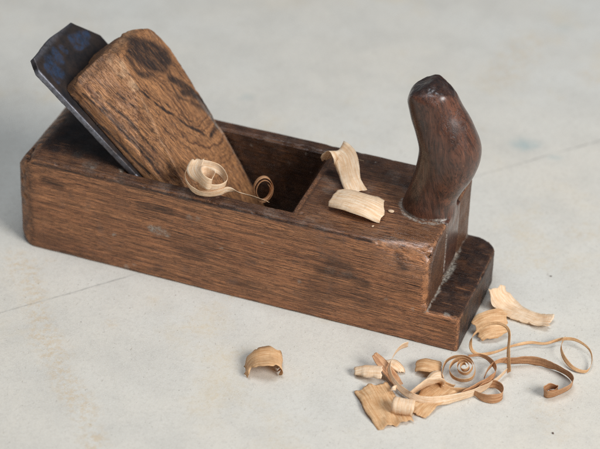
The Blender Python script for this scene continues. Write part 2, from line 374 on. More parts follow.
t1 = v.copy(); ee = roundc(t1, 0, 2, L, STEP, 1, 1, .2 + wob); ee += roundc(t1, 1, 2, 0, STEP, -1, 1, .14 + wob * .5); ee += roundc(t1, 1, 2, W, STEP, 1, 1, .25 + wob)
mm = m & (v0[:, 2] <= STEP + .06); v[mm] = t1[mm]; e += np.where(mm, ee, 0)
t1 = v.copy(); ee = roundc(t1, 0, 2, NX, H, 1, 1, .28 + wob); ee += roundc(t1, 0, 1, NX, 0, 1, -1, .5 + wob); mm = (~m | (v0[:, 2] > STEP + .06)) & (v0[:, 2] > STEP + .3); v[mm] = t1[mm]; e += np.where(mm, ee, 0)
e += roundc(v, 1, 2, 0, 0, -1, -1, .12 + wob * .5); e += roundc(v, 0, 2, L, 0, 1, -1, .12 + wob * .5); e += roundc(v, 1, 2, W, 0, 1, -1, .1)
for p_, nv_, c_ in [((-.22, 0, H), (-.62, -.42, .66), .85), ((-.22, 0, 0), (-.6, -.4, -.7), .5), ((-.22, W, H), (-.6, .5, .62), .8), ((NX, 0, H), (.6, -.55, .6), .65), ((L, W, STEP), (.6, .6, .5), .5), ((L, 0, STEP), (.6, -.6, .5), .22)]:
    tn = np.array(nv_); tn /= np.linalg.norm(tn); d_ = (v - np.array(p_)) @ tn + c_; so = .25
    if p_[0] == L: d_ = np.where(v0[:, 2] > STEP + .05, -9, d_)
    push = np.where(d_ > -so, np.where(d_ < so, (d_ + so) ** 2 / (4 * so), d_), 0) * (np.linalg.norm(v - np.array(p_), axis=1) < 3); v -= push[:, None] * tn; e += push * .4
# throat rim worn a little
rim = (np.abs(v[:, 2] - H) < .08) & (v[:, 0] > 5.5) & (v[:, 0] < 15.4)
dr = np.minimum(np.abs(v[:, 1] - y0), np.abs(v[:, 1] - y1)); dr = np.where((v[:, 1] > y0 - .2) & (v[:, 1] < y1 + .2), np.minimum(dr, np.abs(v[:, 0] - 15.05)), dr)
e += np.where(rim, .05 * (1 - sstep(.03, .2, dr)), 0)
v[:, 2] -= np.where(rim, .07 * (1 - sstep(0, .16, dr)), 0)
setv(body, v); nn = getn(body)
# undulation, dings and torn pores
ding = np.clip(fbm(v0, 1.3, 9) - .30, 0, 1) * .40 * sstep(.0, .06, e) + np.clip(vn(v0, 3.1, 4) - .55, 0, 1) * .10 * sstep(0, .05, e)
dis = fbm(v0, .35, 5, 2) * .035 + fbm(v0 * np.array([.4, 1.6, 1.6]), 1.5, 6, 3) * .012 - ding
v = v + nn * dis[:, None]; setv(body, v)
Yf, Zt = v0[:, 1], v0[:, 2]
top = sstep(H - .35, H - .05, Zt); frontend = sstep(NX - .1, NX + .05, v0[:, 0]) * np.maximum(sstep(.03, .25, Yf), .35 * sstep(NX + .2, L, v0[:, 0]))
grime_shade = top * (.82 - .30 * sstep(13, 19, v0[:, 0]) * (v0[:, 1] < 5) + .15 * fbm(v0, .6, 8))
grime_shade = np.maximum(grime_shade, top * .98 * (1 - sstep(4, 9, v0[:, 0])) * sstep(.2, 1.2, Yf))
grime_shade = np.maximum(grime_shade, frontend * 1.0)
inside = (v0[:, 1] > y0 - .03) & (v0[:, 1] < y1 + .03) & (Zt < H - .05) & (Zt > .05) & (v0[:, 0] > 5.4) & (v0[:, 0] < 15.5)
grime_shade = np.where(inside, .93, grime_shade)  # throat walls: dirt plus the shade of the recess, put into the colour
grime_shade = np.maximum(grime_shade, .55 * (1 - sstep(0.1, 1.6, v0[:, 0])) + 0 * Zt)
grime_shade = np.maximum(grime_shade, sstep(.5, 1.0, v0[:, 0] / 5) * 0)
sidegr = (Yf < .1) * .32 * sstep(.1, .5, fbm(v0 * np.array([.5, 1, 1]), .5, 12))
grime_shade = np.maximum(grime_shade, sidegr); grime_shade = np.maximum(grime_shade, (Yf < .3) * .5 * sstep(17.5, 23, v0[:, 0]) * sstep(3.2, 1.0, Zt) * 0)
dark = np.zeros(len(v)); wv = v0 + np.stack([fbm(v0, .5, 2) * .05] * 3, 1)
bc = caster(body); ln = bc([(28, 162), (150, 190), (300, 225), (371, 242)], 6)
dark = np.maximum(dark, .9 * (1 - sstep(.035, .10, seg_d(v + (wv - v0), ln))))
for px in [[(318, 270), (350, 276), (366, 284)], [(398, 256), (404, 268)], [(140, 205), (170, 212)], [(45, 180), (60, 186)], [(330, 262), (350, 268)]]:
    dark = np.maximum(dark, .7 * (1 - sstep(.05, .4, seg_d(wv, [on(x, y, 1, 0) for x, y in px]))))
dust = np.zeros(len(v)); wd = v0 + np.stack([fbm(v0, 2.2, 22), fbm(v0, 2.2, 23), fbm(v0, 2.2, 24)], 1) * .16
foot = [(NX, 0.1, STEP), (NX, TY0, STEP)]; foot2 = [(NX, TY1, STEP), (NX, W - .1, STEP)]
for pl, r, k in [(foot, .12, .85), (foot2, .10, .7), ([(NX, TY0, STEP), (NX, TY0, H)], .05, .6), ([(NX, TY0 - .05, STEP), (NX + .12, (TY0 + TY1) / 2, STEP), (NX, TY1 + .05, STEP)], .2, .9)]:
    dust = np.maximum(dust, k * (1 - sstep(r * .35, r * 1.25, seg_d(wd, pl))))
HC = (21.0, 3.85); HR = 1.47
ring = np.abs(np.hypot(wd[:, 0] - HC[0], wd[:, 1] - HC[1]) - HR); ringm = (v0[:, 1] < HC[1] + .2) & (Zt > H - .3)
dust = np.maximum(dust, np.where(ringm, .75 * (1 - sstep(.03, .13, ring)), 0))
for (x, y), r, k in [((158, 231), .33, .8), ((152, 229), .25, .8), ((166, 234), .22, .7), ((114, 235), .13, .9), ((126, 267), .2, .6), ((300, 282), .12, .5), ((199, 219), .2, .35), ((189, 217), .2, .35), ((348, 275), .3, .15), ((330, 270), .3, .15), ((220, 247), .1, .7), ((412, 308), .15, .4), ((135, 265), .1, .5), ((385, 300), .1, .4), ((262, 243), .09, .5)]:
    dust = np.maximum(dust, k * (1 - sstep(r * .4, r * 1.2, seg_d(wd, [on(x, y, 1, 0)]))))
for (x, y), r, k in [((122, 170), .16, .9), ((93, 168), .18, .5), ((447, 315), .2, .7), ((374, 205), .09, .9), ((391, 210), .06, 1), ((381, 222), .06, .9), ((390, 232), .05, .8), ((375, 162), .06, .8), ((318, 212), .05, .8), ((325, 218), .05, .6)]:
    z = STEP if x > 440 else H
    dust = np.maximum(dust, k * (1 - sstep(r * .4, r * 1.2, seg_d(wd, [at(x, y, z)]))))
for (x, y), r, k in [((264, 134), .2, .8), ((305, 153), .1, .6), ((252, 145), .12, .4), ((288, 164), .1, .4)]:
    dust = np.maximum(dust, k * (1 - sstep(r * .4, r * 1.2, seg_d(wd, [on(x, y, 1, y1)]))))
dust = np.maximum(dust, top * .16 * sstep(.1, .5, fbm(v0, 1.1, 31)))
attr(body, 'grime_shade', grime_shade); attr(body, 'dark', dark); attr(body, 'dust', dust); attr(body, 'edge', np.clip(sstep(.02, .12, e) * .8, 0, 1) * (1 - .6 * inside))
pol = np.maximum(1 - sstep(.7, 2.0, seg_d(v0, [(20.8, .3, H - .3), (22.0, .4, H - .5)])), top * .22); attr(body, 'polish', pol)
adopt(body)

# --- iron
def prism(outline, o0, o1):
    n = len(outline); vs = [bed(s, y, o0) for s, y in outline] + [bed(s, y, o1) for s, y in outline]
    fs = [tuple(range(n)), tuple(range(2 * n - 1, n - 1, -1))] + [(i, i + n, (i + 1) % n + n, (i + 1) % n) for i in range(n)]
    return vs, fs
def fixn(o):
    b = bmesh.new(); b.from_mesh(o.data); bmesh.ops.recalc_face_normals(b, faces=b.faces); b.to_mesh(o.data); b.free()
iron = mesh_obj('iron', *prism([(-7.7, .9), (7.05, .66), (7.72, 1.1), (7.80, 3.2), (7.55, 5.2), (6.0, 6.30), (-7.7, 6.3)], -.32, 0), M_steel); fixn(iron)
remesh(iron, .05, 1); v = getv(iron); nn = getn(iron)
v = v + nn * (fbm(v, 1.2, 3)[:, None] * .025); setv(iron, v)
q = v - IA; s_ = q @ D; off_ = q @ N
near = 1 - sstep(.69, .80, v[:, 1] - (s_ < 0) * .1); tp = sstep(7.35, 7.7, s_)
attr(iron, 'edge', np.clip(near * .9 + tp * .35, 0, 1))
bl = np.zeros(len(v)); wv = v + np.stack([fbm(v, 1.5, 2), fbm(v, 1.5, 4), fbm(v, 1.5, 5)], 1) * .22
for pl, r in [([(50, 62), (54, 70), (60, 74)], .38), ([(56, 54), (60, 60)], .35), ([(62, 47), (66, 52)], .18), ([(72, 40), (80, 36), (87, 36)], .28), ([(76, 47), (86, 42)], .24), ([(46, 68), (58, 82)], .22)]:
    bl = np.maximum(bl, 1 - sstep(r * .6, r * 1.3, seg_d(wv, [onp(x, y, 0) for x, y in pl])))
attr(iron, 'dark', bl); adopt(iron)

# --- wedge
secs = [(-6.5, [(.95, .02), (.93, .2), (.95, .5), (6.15, .5), (6.15, .02)]),
        (-2.2, [(.97, .02), (.93, .75), (1.0, 1.62), (6.34, 1.62), (6.34, .02)]),
        (0.5, [(1.03, .02), (1.0, .75), (1.75, 1.95), (6.68, 1.95), (6.6, .02)]),
        (3.2, [(1.10, .02), (1.15, .8), (2.75, 2.30), (6.98, 2.30), (6.85, .02)]),
        (5.0, [(1.15, .02), (1.25, .8), (3.35, 2.42), (7.1, 2.42), (6.95, .02)]),
        (5.55, [(1.25, .02), (1.35, .8), (3.6, 2.25), (7.1, 2.3), (6.95, .02)])]
vs = []; fs = []
for s, sec in secs: vs += [bed(s, y, o) for y, o in sec]
for i in range(len(secs) - 1):
    for j in range(5): fs.append((i * 5 + j, i * 5 + (j + 1) % 5, (i + 1) * 5 + (j + 1) % 5, (i + 1) * 5 + j))
fs += [tuple(range(5)), tuple(range(len(vs) - 1, len(vs) - 6, -1))]
wedge = mesh_obj('wedge', vs, fs, M_wedge); fixn(wedge); remesh(wedge, .05, 2)
v = getv(wedge); p = np.stack([(v - IA) @ D, v[:, 1], (v - IA) @ N], 1); p0 = p.copy()
e = np.zeros(len(p)); wob = fbm(p, .9, 2) * .12
e += roundc(p, 0, 1, 5.55, 7.05, 1, 1, 2.4 + wob)
e += roundc(p, 0, 1, 5.55, 1.25, 1, -1, .4 + wob)
e += roundc(p, 0, 2, 5.55, 2.35, 1, 1, .8 + wob)
e += roundc(p, 1, 2, 7.05, 2.35, 1, 1, .25 + wob * .5)
back = lambda p: np.array([IA[0], 0, IA[2]]) + p[:, :1] * D + p[:, 2:] * N + p[:, 1:2] * np.array([0, 1, 0])
v = back(p); setv(wedge, v); nn = getn(wedge)
ridge_pts = [bed(-2.2, 1.0, 1.62), bed(.5, 1.75, 1.95), bed(3.2, 2.75, 2.30), bed(5, 3.35, 2.42)]
dis = fbm(p0, .5, 7, 2) * .05 + fbm(p0 * np.array([.4, 1.5, 1.5]), 1.4, 9) * .03 - np.clip(fbm(p0, 1.5, 11) - .2, 0, 1) * .25 * sstep(4.6, 5.8, p0[:, 0]) - np.clip(fbm(p0, 1.8, 15) - .4, 0, 1) * .15
v = v + nn * dis[:, None]; setv(wedge, v)
wv = v + np.stack([fbm(v, 1.3, 2), fbm(v, 1.3, 4), fbm(v, 1.3, 5)], 1) * .10
dk = np.zeros(len(v))
fr = caster(wedge)
for pl, r, k in [([(136, 44), (150, 50), (164, 58)], .6, 1.2), ([(134, 54), (148, 64), (162, 66)], .55, 1.1), ([(152, 46), (168, 60)], .3, .9), ([(128, 58), (140, 74), (152, 76)], .22, .8), ([(168, 66), (172, 80)], .16, .6),
                 ([(170, 78), (182, 84), (192, 92)], .30, .9), ([(184, 92), (198, 98), (206, 106)], .32, .85), ([(192, 104), (208, 112)], .2, .7), ([(172, 84), (180, 98), (192, 104)], .12, .7),
                 ([(200, 100), (212, 116), (218, 128), (210, 138)], .16, .9), ([(210, 138), (192, 128), (172, 114), (152, 100), (134, 84)], .12, 1), ([(206, 132), (190, 121), (170, 106), (154, 92)], .05, .7),
                 ([(118, 92), (142, 118), (164, 142), (176, 158)], .06, .8), ([(128, 92), (150, 114), (174, 136), (200, 158)], .05, .7), ([(214, 148), (196, 138), (176, 124)], .05, .5),
                 ([(224, 126), (232, 140), (242, 156)], .07, .5), ([(186, 148), (206, 164), (216, 172)], .04, .5), ([(166, 56), (184, 78)], .1, .6), ([(196, 86), (214, 110), (226, 132)], .07, .5), ([(146, 84), (158, 98), (162, 104)], .06, .6), ([(120, 74), (130, 84), (150, 106)], .05, .7)]:
    dk = np.maximum(dk, k * (1 - sstep(r * .25, r * 1.3, seg_d(wv + .6 * (wv - v), fr(pl)))))
for pl, k in [([(74, 98), (110, 135), (150, 174)], 1.1), ([(84, 94), (122, 130), (160, 174)], 1.1), ([(97, 92), (130, 122), (170, 168)], .8), ([(92, 96), (120, 124), (158, 166)], .7), ([(80, 105), (104, 130)], .8), ([(108, 100), (150, 145)], .5)]:
    dk = np.maximum(dk, k * (1 - sstep(.03, .11, seg_d(wv, fr(pl)))))
rd = seg_d(wv, ridge_pts)
edge = np.clip(.3 * (1 - sstep(.03, .18, rd)), 0, 1)
for pl, r, k in [([(122, 66), (135, 88)], .22, .9), ([(112, 62), (124, 74)], .3, .5)]: edge = np.maximum(edge, k * (1 - sstep(r * .3, r * 1.3, seg_d(wv, fr(pl)))))
edge = np.maximum(edge, sstep(.05, .3, e) * .35)
fz = fr([(146, 40), (150, 56), (162, 66), (178, 84), (190, 98), (196, 108)], 3)
frontw = sstep(.1, .5, getn(wedge) @ N - .35); attr(wedge, 'figure', seg_d(v, fz)); attr(wedge, 'front', frontw * sstep(-.3, .3, p0[:, 2] - 1.3)); attr(wedge, 'dark', np.clip(dk * 1.15, 0, 1)); attr(wedge, 'edge', edge)
attr(wedge, 'grime_shade', np.clip(sstep(4.7, 5.4, p0[:, 0]) * .7 + sstep(.5, 0, p0[:, 2]) * .5 * (p0[:, 1] < 1.5), 0, 1))
attr(wedge, 'dust', np.clip((1 - sstep(.03, .2, np.abs(p0[:, 1] - 6.3))) * sstep(1, -1, p0[:, 0]) * .5, 0, 1))
adopt(wedge)

# --- horn with its tenon
st = np.array([(-.6, 21.0, 1.3, 1.2, 0), (0, 20.95, 1.40, 1.28, 0), (.8, 21.08, 1.27, 1.2, 6), (1.6, 21.32, 1.30, 1.2, 10), (2.6, 21.66, 1.46, 1.30, 6), (3.7, 21.78, 1.56, 1.38, -4), (4.7, 21.42, 1.46, 1.34, -14), (5.6, 20.95, 1.32, 1.22, -22), (6.3, 20.66, 1.24, 1.14, -24), (6.9, 20.45, 1.16, 1.05, -22), (7.4, 20.4, .95, .85, -20), (7.75, 20.4, .4, .4, -20)])
K = 48; vs = []; fs = []
_f = lambda P, n: np.array([[.5 * (2 * p1 + (p2 - p0) * t + (2 * p0 - 5 * p1 + 4 * p2 - p3) * t * t + (3 * p1 - p0 - 3 * p2 + p3) * t ** 3)] for p0, p1, p2, p3 in zip(P, P[1:], P[2:], P[3:]) for t in np.linspace(0, 1, n, endpoint=False)])[:, 0]
st = np.vstack([_f(np.vstack([2 * st[0] - st[1], st, 2 * st[-1] - st[-2]]), 6), st[-1:]])
for z, cx, a, b, tl in st:
    ca, sa = math.cos(math.radians(tl)), math.sin(math.radians(tl))
    for k in range(K):
        th = 2 * math.pi * k / K; dx = a * math.cos(th); dx = math.copysign(abs(dx), dx)
        vs.append((cx + dx * ca, HC[1] + b * math.sin(th), H + z - dx * sa))
for i in range(len(st) - 1):
    for k in range(K): fs.append((i * K + k, i * K + (k + 1) % K, (i + 1) * K + (k + 1) % K, (i + 1) * K + k))
fs += [tuple(range(K - 1, -1, -1)), tuple(range((len(st) - 1) * K, len(st) * K))]
horn = mesh_obj('horn_handle', vs, fs, M_horn)
tv = [(x, y, z) for x in (20.65, NX + .02) for (y, z) in [(TY0, H - .02), (TY0, STEP + .45), (TY0 + .35, STEP + .1), (TY1 - .35, STEP + .1), (TY1, STEP + .45), (TY1, H - .02), ]]
ten = mesh_obj('t', tv, [(0, 1, 2, 3, 4, 5), (11, 10, 9, 8, 7, 6)] + [(i, i + 6, (i + 1) % 6 + 6, (i + 1) % 6) for i in range(6)], None); fixn(ten); fixn(horn)
boolean(horn, ten, 'UNION'); horn.data.materials.clear(); horn.data.materials.append(M_horn)
# neck block joining the horn's root to its tenon
remesh(horn, .06, 6); v = getv(horn); v0 = v.copy()
# broken, flattened tip facing up and left
tp0 = np.array([20.55, 3.85, H + 7.12]); tot = np.zeros(len(v)); dkm = np.zeros(len(v))
for nv_, p_, soft, w_ in [((-.50, .02, .86), tp0, .10, 1), ((.40, .16, .90), tp0 + np.array([.12, 0, .10]), .22, 1), ((-.05, -.55, .83), np.array([20.5, 2.95, H + 6.85]), .25, 0), ((-.93, -.15, .35), np.array([19.5, 3.85, H + 6.3]), .12, 0)]:
    tn = np.array(nv_); tn /= np.linalg.norm(tn); d_ = (v - p_) @ tn + fbm(v, 1.5, 3) * .04 * w_
    push = np.where(d_ > -soft, np.where(d_ < soft, (d_ + soft) ** 2 / (4 * soft), d_), 0); v -= push[:, None] * tn * .97; tot += push
    if w_: dkm = np.maximum(dkm, push)
cutm = dkm > .05; dd = dkm - .08
setv(horn, v); hs = horn.modifiers.new('s', 'SMOOTH'); hs.iterations = 9; hs.factor = .5; bake(horn); v = getv(horn); nn = getn(horn)
v = v + nn * (fbm(v, .6, 5, 2) * .04)[:, None]; v += nn * (np.where(cutm, fbm(v0, 3, 6) * .035, 0))[:, None]; setv(horn, v)
attr(horn, 'dark', np.clip(sstep(-.02, .05, dd) * (.7 + fbm(v0, 2, 3) * .4) , 0, 1))
wd = v0 + np.stack([fbm(v0, 2.2, 22), fbm(v0, 2.2, 23), fbm(v0, 2.2, 24)], 1) * .05
dust = .9 * (1 - sstep(.05, .16, np.abs(wd[:, 2] - H))) * (v0[:, 1] < 4.2) * (v0[:, 0] < 22.1)
dust = np.maximum(dust, .8 * (1 - sstep(.02, .12, np.abs(wd[:, 1] - TY0))) * (v0[:, 2] < H) * (v0[:, 0] > NX - .1))
dust = np.maximum(dust, .9 * (1 - sstep(.05, .28, wd[:, 2] - STEP - .1)))
attr(horn, 'dust', dust); attr(horn, 'edge', np.zeros(len(v))); attr(horn, 'grime_shade', np.zeros(len(v)))
adopt(horn)

# ------------------------------------------------------------------ shavings
def catmull(P, n):
    P = np.asarray(P, float); Q = np.vstack([2 * P[0] - P[1], P, 2 * P[-1] - P[-2]]); out = []
    for i in range(1, len(Q) - 2):
        p0, p1, p2, p3 = Q[i - 1:i + 3]
        for t in np.linspace(0, 1, n, endpoint=False):
            out.append(.5 * (2 * p1 + (p2 - p0) * t + (2 * p0 - 5 * p1 + 4 * p2 - p3) * t * t + (3 * p1 - p0 - 3 * p2 + p3) * t ** 3))
    out.append(P[-1]); return np.array(out)
SEED = [1]
def ribbon(label, path, wdir, width, mat, arch=0, ragged=.12, crumple=.03, thick=.013, taper=None, group='wood shavings around the plane', floor=None, cat='wood shaving', name='wood_shaving', sub=12, nw=9, nick=.05):
    """path: control points; wdir: one vector or one per point; width: number or one per point"""
    SEED[0] += 1; sd = SEED[0] * 3.7
    P = np.asarray(path, float); n = len(P)
    wd = np.asarray(wdir, float); wd = np.tile(wd, (n, 1)) if wd.ndim == 1 else wd
    wi = np.full(n, width) if np.isscalar(width) else np.asarray(width, float)
    C = catmull(np.hstack([P, wd, wi[:, None]]), sub); c, w, ww = C[:, :3], C[:, 3:6], C[:, 6]
    # resample evenly
    ds = np.r_[0, np.cumsum(np.linalg.norm(np.diff(c, axis=0), axis=1))]; m = max(10, int(ds[-1] / .07)); q = np.linspace(0, ds[-1], m)
    f = lambda a: np.stack([np.interp(q, ds, a[:, k]) for k in range(a.shape[1])], 1)
    c, w, ww = f(c), f(w), np.interp(q, ds, ww)
    t = np.gradient(c, axis=0); t /= np.linalg.norm(t, axis=1)[:, None] + 1e-9
    ww = ww * (1 + np.where(ww < .95, .22, .04) * vn(np.stack([q * 1.4, np.full(m, sd), q * 0], 1), 1.0)); w = w + (.16 if wi.max() < .95 else .05) * np.stack([vn(np.stack([q * 1.1, np.full(m, sd + 3 * k), q * 0], 1), 1.0) for k in range(3)], 1)
    w -= (w * t).sum(1)[:, None] * t; w /= np.linalg.norm(w, axis=1)[:, None] + 1e-9
    nr = np.cross(t, w); us = np.linspace(-1, 1, nw)
    G = np.zeros((m, nw, 3)); UV = np.zeros((m, nw, 2))
    for j, u in enumerate(us):
        edge_n = vn(np.stack([q * 3, np.full(m, np.sign(u) * 5 + sd), q * 0 + sd], 1), 1.0) * nick + np.minimum(0, vn(np.stack([q * 6, np.full(m, np.sign(u) * 9 + sd), q * 0], 1)) + .3) * nick * 1.2
        half = ww / 2 * (1 + edge_n * abs(u) ** 3 * 2)
        a = c + w * (half * u)[:, None] + nr * ((1 - u * u) * arch * (ww / np.max(ww)))[:, None]
        a += nr * (vn(np.stack([q * .9, np.full(m, u * .8 * ww.mean()), q * 0 + sd], 1), 1.6) * crumple * np.minimum(1, ww / .6))[:, None]
        # torn ends: slide end rows along the strip
        k0 = np.exp(-q / .12); k1 = np.exp(-(q[-1] - q) / .12)
        r0 = vn(np.array([[u * 4 + sd, sd, 1.5]]), 1.7)[0] * ragged; r1 = vn(np.array([[u * 4 + sd, -sd, 7.5]]), 1.7)[0] * ragged
        a += t * (k0 * r0 + k1 * r1)[:, None]
        G[:, j] = a; UV[:, j, 0] = q; UV[:, j, 1] = u * ww / 2 + sd
    if floor is not None: G[..., 2] = np.maximum(G[..., 2], floor + thick + .004)
    nv = m * nw
    gn = np.cross(np.gradient(G, axis=0), np.gradient(G, axis=1)); gn /= np.linalg.norm(gn, axis=2)[..., None] + 1e-9
    A = (G + gn * thick / 2).reshape(-1, 3); B = (G - gn * thick / 2).reshape(-1, 3)
    if floor is not None: A[:, 2] = np.maximum(A[:, 2], floor + .006); B[:, 2] = np.maximum(B[:, 2], floor + .006)
    V = np.vstack([A, B]); Fs = []
    I = lambda i, j: i * nw + j
    for i in range(m - 1):
        for j in range(nw - 1):
            Fs.append((I(i, j), I(i + 1, j), I(i + 1, j + 1), I(i, j + 1))); Fs.append((nv + I(i, j), nv + I(i, j + 1), nv + I(i + 1, j + 1), nv + I(i + 1, j)))
    for i in range(m - 1):
        for j in (0, nw - 1):
            a, b = I(i, j), I(i + 1, j); Fs.append((a, a + nv, b + nv, b) if j == 0 else (a, b, b + nv, a + nv))
    for j in range(nw - 1):
        for i in (0, m - 1):
            a, b = I(i, j), I(i, j + 1); Fs.append((a, b, b + nv, a + nv) if i == 0 else (a, a + nv, b + nv, b))
    org = V.mean(0); org[2] = V[:, 2].min()
    o = mesh_obj(name, V - org, Fs, mat); o.location = Vector(org * S)
    uvl = o.data.uv_layers.new(name='uv'); UVf = np.vstack([UV.reshape(-1, 2)] * 2)
    li = np.empty(len(o.data.loops), dtype=np.int32); o.data.loops.foreach_get('vertex_index', li); uvl.data.foreach_set('uv', UVf[li].astype(np.float32).ravel())
    tag(o, label, cat, group); return o
def spiral(center, ax, e1, r0, r1, turns, a0=0, n=10, drift=0.0, squash=1.0):
    ax = np.array(ax, float); ax /= np.linalg.norm(ax); e1 = np.array(e1, float); e1 -= ax * (e1 @ ax); e1 /= np.linalg.norm(e1); e2 = np.cross(ax, e1)
    k = int(abs(turns) * n) + 1; th = np.linspace(0, turns * 2 * math.pi, k) + a0; r = np.linspace(r0, r1, k); d = np.linspace(0, drift, k)
    return [np.asarray(center) + e1 * math.cos(t) * rr + e2 * math.sin(t) * rr * squash + ax * dd for t, rr, dd in zip(th, r, d)], ax

UPV = (0, 0, 1)
# 1 curled shaving against the wedge, with a tail along the cheek
p1 = [at(268, 201.5, 5.62), at(254, 197, 5.64), at(240, 192.5, 5.72), at(228, 190, 5.9), at(220, 192, 6.0), at(206, 194, 6.02), at(194, 190, 6.1), at(186, 181, 6.35), at(186, 171, 6.6), at(194, 165, 6.75), at(206, 165, 6.75),
      at(218, 169, 6.6), at(225, 177, 6.4), at(225, 185, 6.25), at(216, 189, 6.25), at(204, 187, 6.4), at(199, 181, 6.6), at(204, 174, 6.75), at(213, 177, 6.75), at(210, 184, 6.75), at(201, 178, 7.0), at(195, 169, 7.2), at(198, 159, 7.35)]
w1 = [(0, -.7, .7)] * 3 + [(0, -.3, 1)] * 2 + [(.1, -.45, .9)] * 4 + [(-.3, .1, 1), (-.45, .2, .9), (.1, .3, 1), (.3, 0, 1), (.3, -.2, .9), (.1, -.35, .9), (-.1, -.2, 1), (-.3, .2, 1), (0, .3, 1), (.3, 0, 1), (.1, -.2, 1), (.5, -.2, .8), (.9, -.1, .3), (1, .1, .1)]
ribbon('pale tangled shaving coiled at the foot of the wedge, its thin tail trailing right', p1, w1, [.26, .30, .32, .38, .48, .58, .62, .6, .58, .55, .52, .5, .55, .75, .8, .8, .8, .8, .78, .75, .75, .85, .6], M_pale, crumple=.06, ragged=.15, sub=8, nick=.04)
# 2 loop down in the throat
sp, ax = spiral(at(262, 189, 4.9), (.55, -.75, .3), (1, 0, 0), .56, .32, 2.4, a0=-1.5, drift=.4, squash=1.3)
ribbon('thin brown looped shaving standing inside the dark throat beside the wedge', sp, ax, .34, M_brown, crumple=.02, sub=8)
# 3, 4 on the block between throat and horn
ribbon('pale shaving strip standing bent at its top on the block behind the throat edge', [at(326, 160, 6.25), at(329, 155, 6.75), at(337, 152, 7.1), at(343.5, 156, 6.95), at(347.5, 167, 6.5), at(351, 180, 6.0), at(357, 194, 5.68)],
       [(.75, .65, .15), (.8, .6, .1), (.95, .35, .05), (1, .2, 0), (1, .12, 0), (1, .05, 0), (1, 0, 0)], [.55, .85, 1.2, 1.3, 1.15, 1.0, 1.05], M_pale, crumple=.05, ragged=.18, floor=H, arch=.06, nick=.02)
ribbon('broad pale arched shaving lying flat on the block just left of the horn', [at(337, 198, 5.8), at(348, 200, 5.95), at(361, 204, 6.0), at(372, 207.5, 5.95), at(382, 211.5, 5.75)], (.12, 1, .0), [1.75, 1.9, 1.9, 1.85, 1.7], M_pale, arch=.36, crumple=.04, ragged=.16, floor=H + .02, nick=.012)
# 5 lone curl
c = at(271, 365, .36); A = np.array([.42, -.9, 0.05]); e1 = np.array([.9, .42, 0])
pts = [c + e1 * math.cos(t) * r + np.array([0, 0, 1]) * math.sin(t) * r * .95 for t, r in zip(np.radians([196, 178, 150, 120, 90, 60, 30, 0, -30]), [1.3, 1.12, .85, .66, .57, .56, .55, .55, .5])]
ribbon('short tan curl lying alone on the board left of the pile', pts, A, [.9, 1.3, 1.55, 1.65, 1.6, 1.45, 1.3, 1.2, 1.0], M_tan, crumple=.11, ragged=.4, floor=0, nick=.14)
# 6 open channel flake behind the nose
ribbon('broad pale scoop of shaving curling up beside the nose end', [at(497, 287, .95), at(500, 297, .55), at(508, 306, .25), at(521, 314, .1), at(537, 319, .22), at(549, 320, .42)],
       [(-.25, -1, 0), (-.2, -1, 0), (-.1, -1, .05), (0, -1, .1), (.1, -1, .1), (.15, -1, .05)], [1.35, 1.5, 1.5, 1.35, 1.15, .9], M_pale, crumple=.04, ragged=.18, floor=0, arch=.34, nick=.08)
# 7 tan flake in front of it
ribbon('ragged tan flake leaning under the pale scoop beside the nose', [at(476, 331, .45), at(485, 326, .7), at(496, 323, .8), at(508, 323, .7)], [(.1, -.75, -.65)] * 4, [1.1, 1.45, 1.5, 1.0], M_tan, crumple=.06, arch=.12, ragged=.2, floor=0, nick=.06)
# 8 thin strand with two loops
ribbon('very thin strand with a tall left loop and an open ring at far right', [at(509, 372, .35), at(508.5, 350, .9), at(509, 331, 1.55), at(500, 323.5, 1.75), at(486, 325, 1.6), at(473, 336, 1.1), at(471, 348, .6), at(479, 354.5, .25), at(495, 352, .3), at(512, 346, .35), at(530, 342.5, .3), at(545, 343.5, .3), at(562, 339, .4), at(576, 340, .5), at(589, 349, .4), at(592, 361, .25), at(587, 371, .15), at(575, 369, .2), at(565, 359, .35), at(561, 347, .5), at(565, 337, .6)],
       [(.3, .3, .9)] * 8 + [(0, .3, .9)] * 5 + [(.2, .3, .9)] * 8, [.3, .26, .2, .15, .15, .16, .18, .18, .16, .14, .14, .14, .2, .15, .13, .14, .16, .17, .2, .22, .15], M_tan, crumple=.01, ragged=.05, floor=0, sub=8, nw=5)
# 9 ribbon ending in a small roll
p9 = [at(484, 378, .4), at(489, 368, .55), at(499, 361, .55), at(515, 360.5, .42), at(533, 360.5, .38), at(553, 366, .36), at(568, 374, .36), at(573, 381, .34), at(568, 388, .32), at(557, 393, .3), at(547, 395, .3), at(544, 391, .32), at(550, 386.5, .34), at(558, 388, .33), at(554, 391.5, .32), at(549, 391, .32)]
ribbon('flat brown ribbon arcing right and ending in a small rolled tip', p9, [(0, .1, 1)] * 3 + [(.05, -.35, 1)] * 3 + [(0, -.5, 1)] * 10, [.2, .25, .3, .62, .62, .55, .55, .6, .7, .72, .68, .6, .55, .5, .45, .35], M_brown, crumple=.02, ragged=.08, floor=0, sub=8)
# 10 small U-shaped roll
ribbon('small U shaped brown ribbon roll standing nearest the right side of the pile', [at(476, 391, .3), at(483, 386, .3), at(494, 384, .3), at(502, 389, .3), at(502, 396, .3), at(493, 399, .3), at(482, 397, .28), at(474, 392, .3)], (0, .1, 1), [.3, .4, .48, .5, .5, .5, .4, .25], M_brown, crumple=.02, floor=0, sub=8)
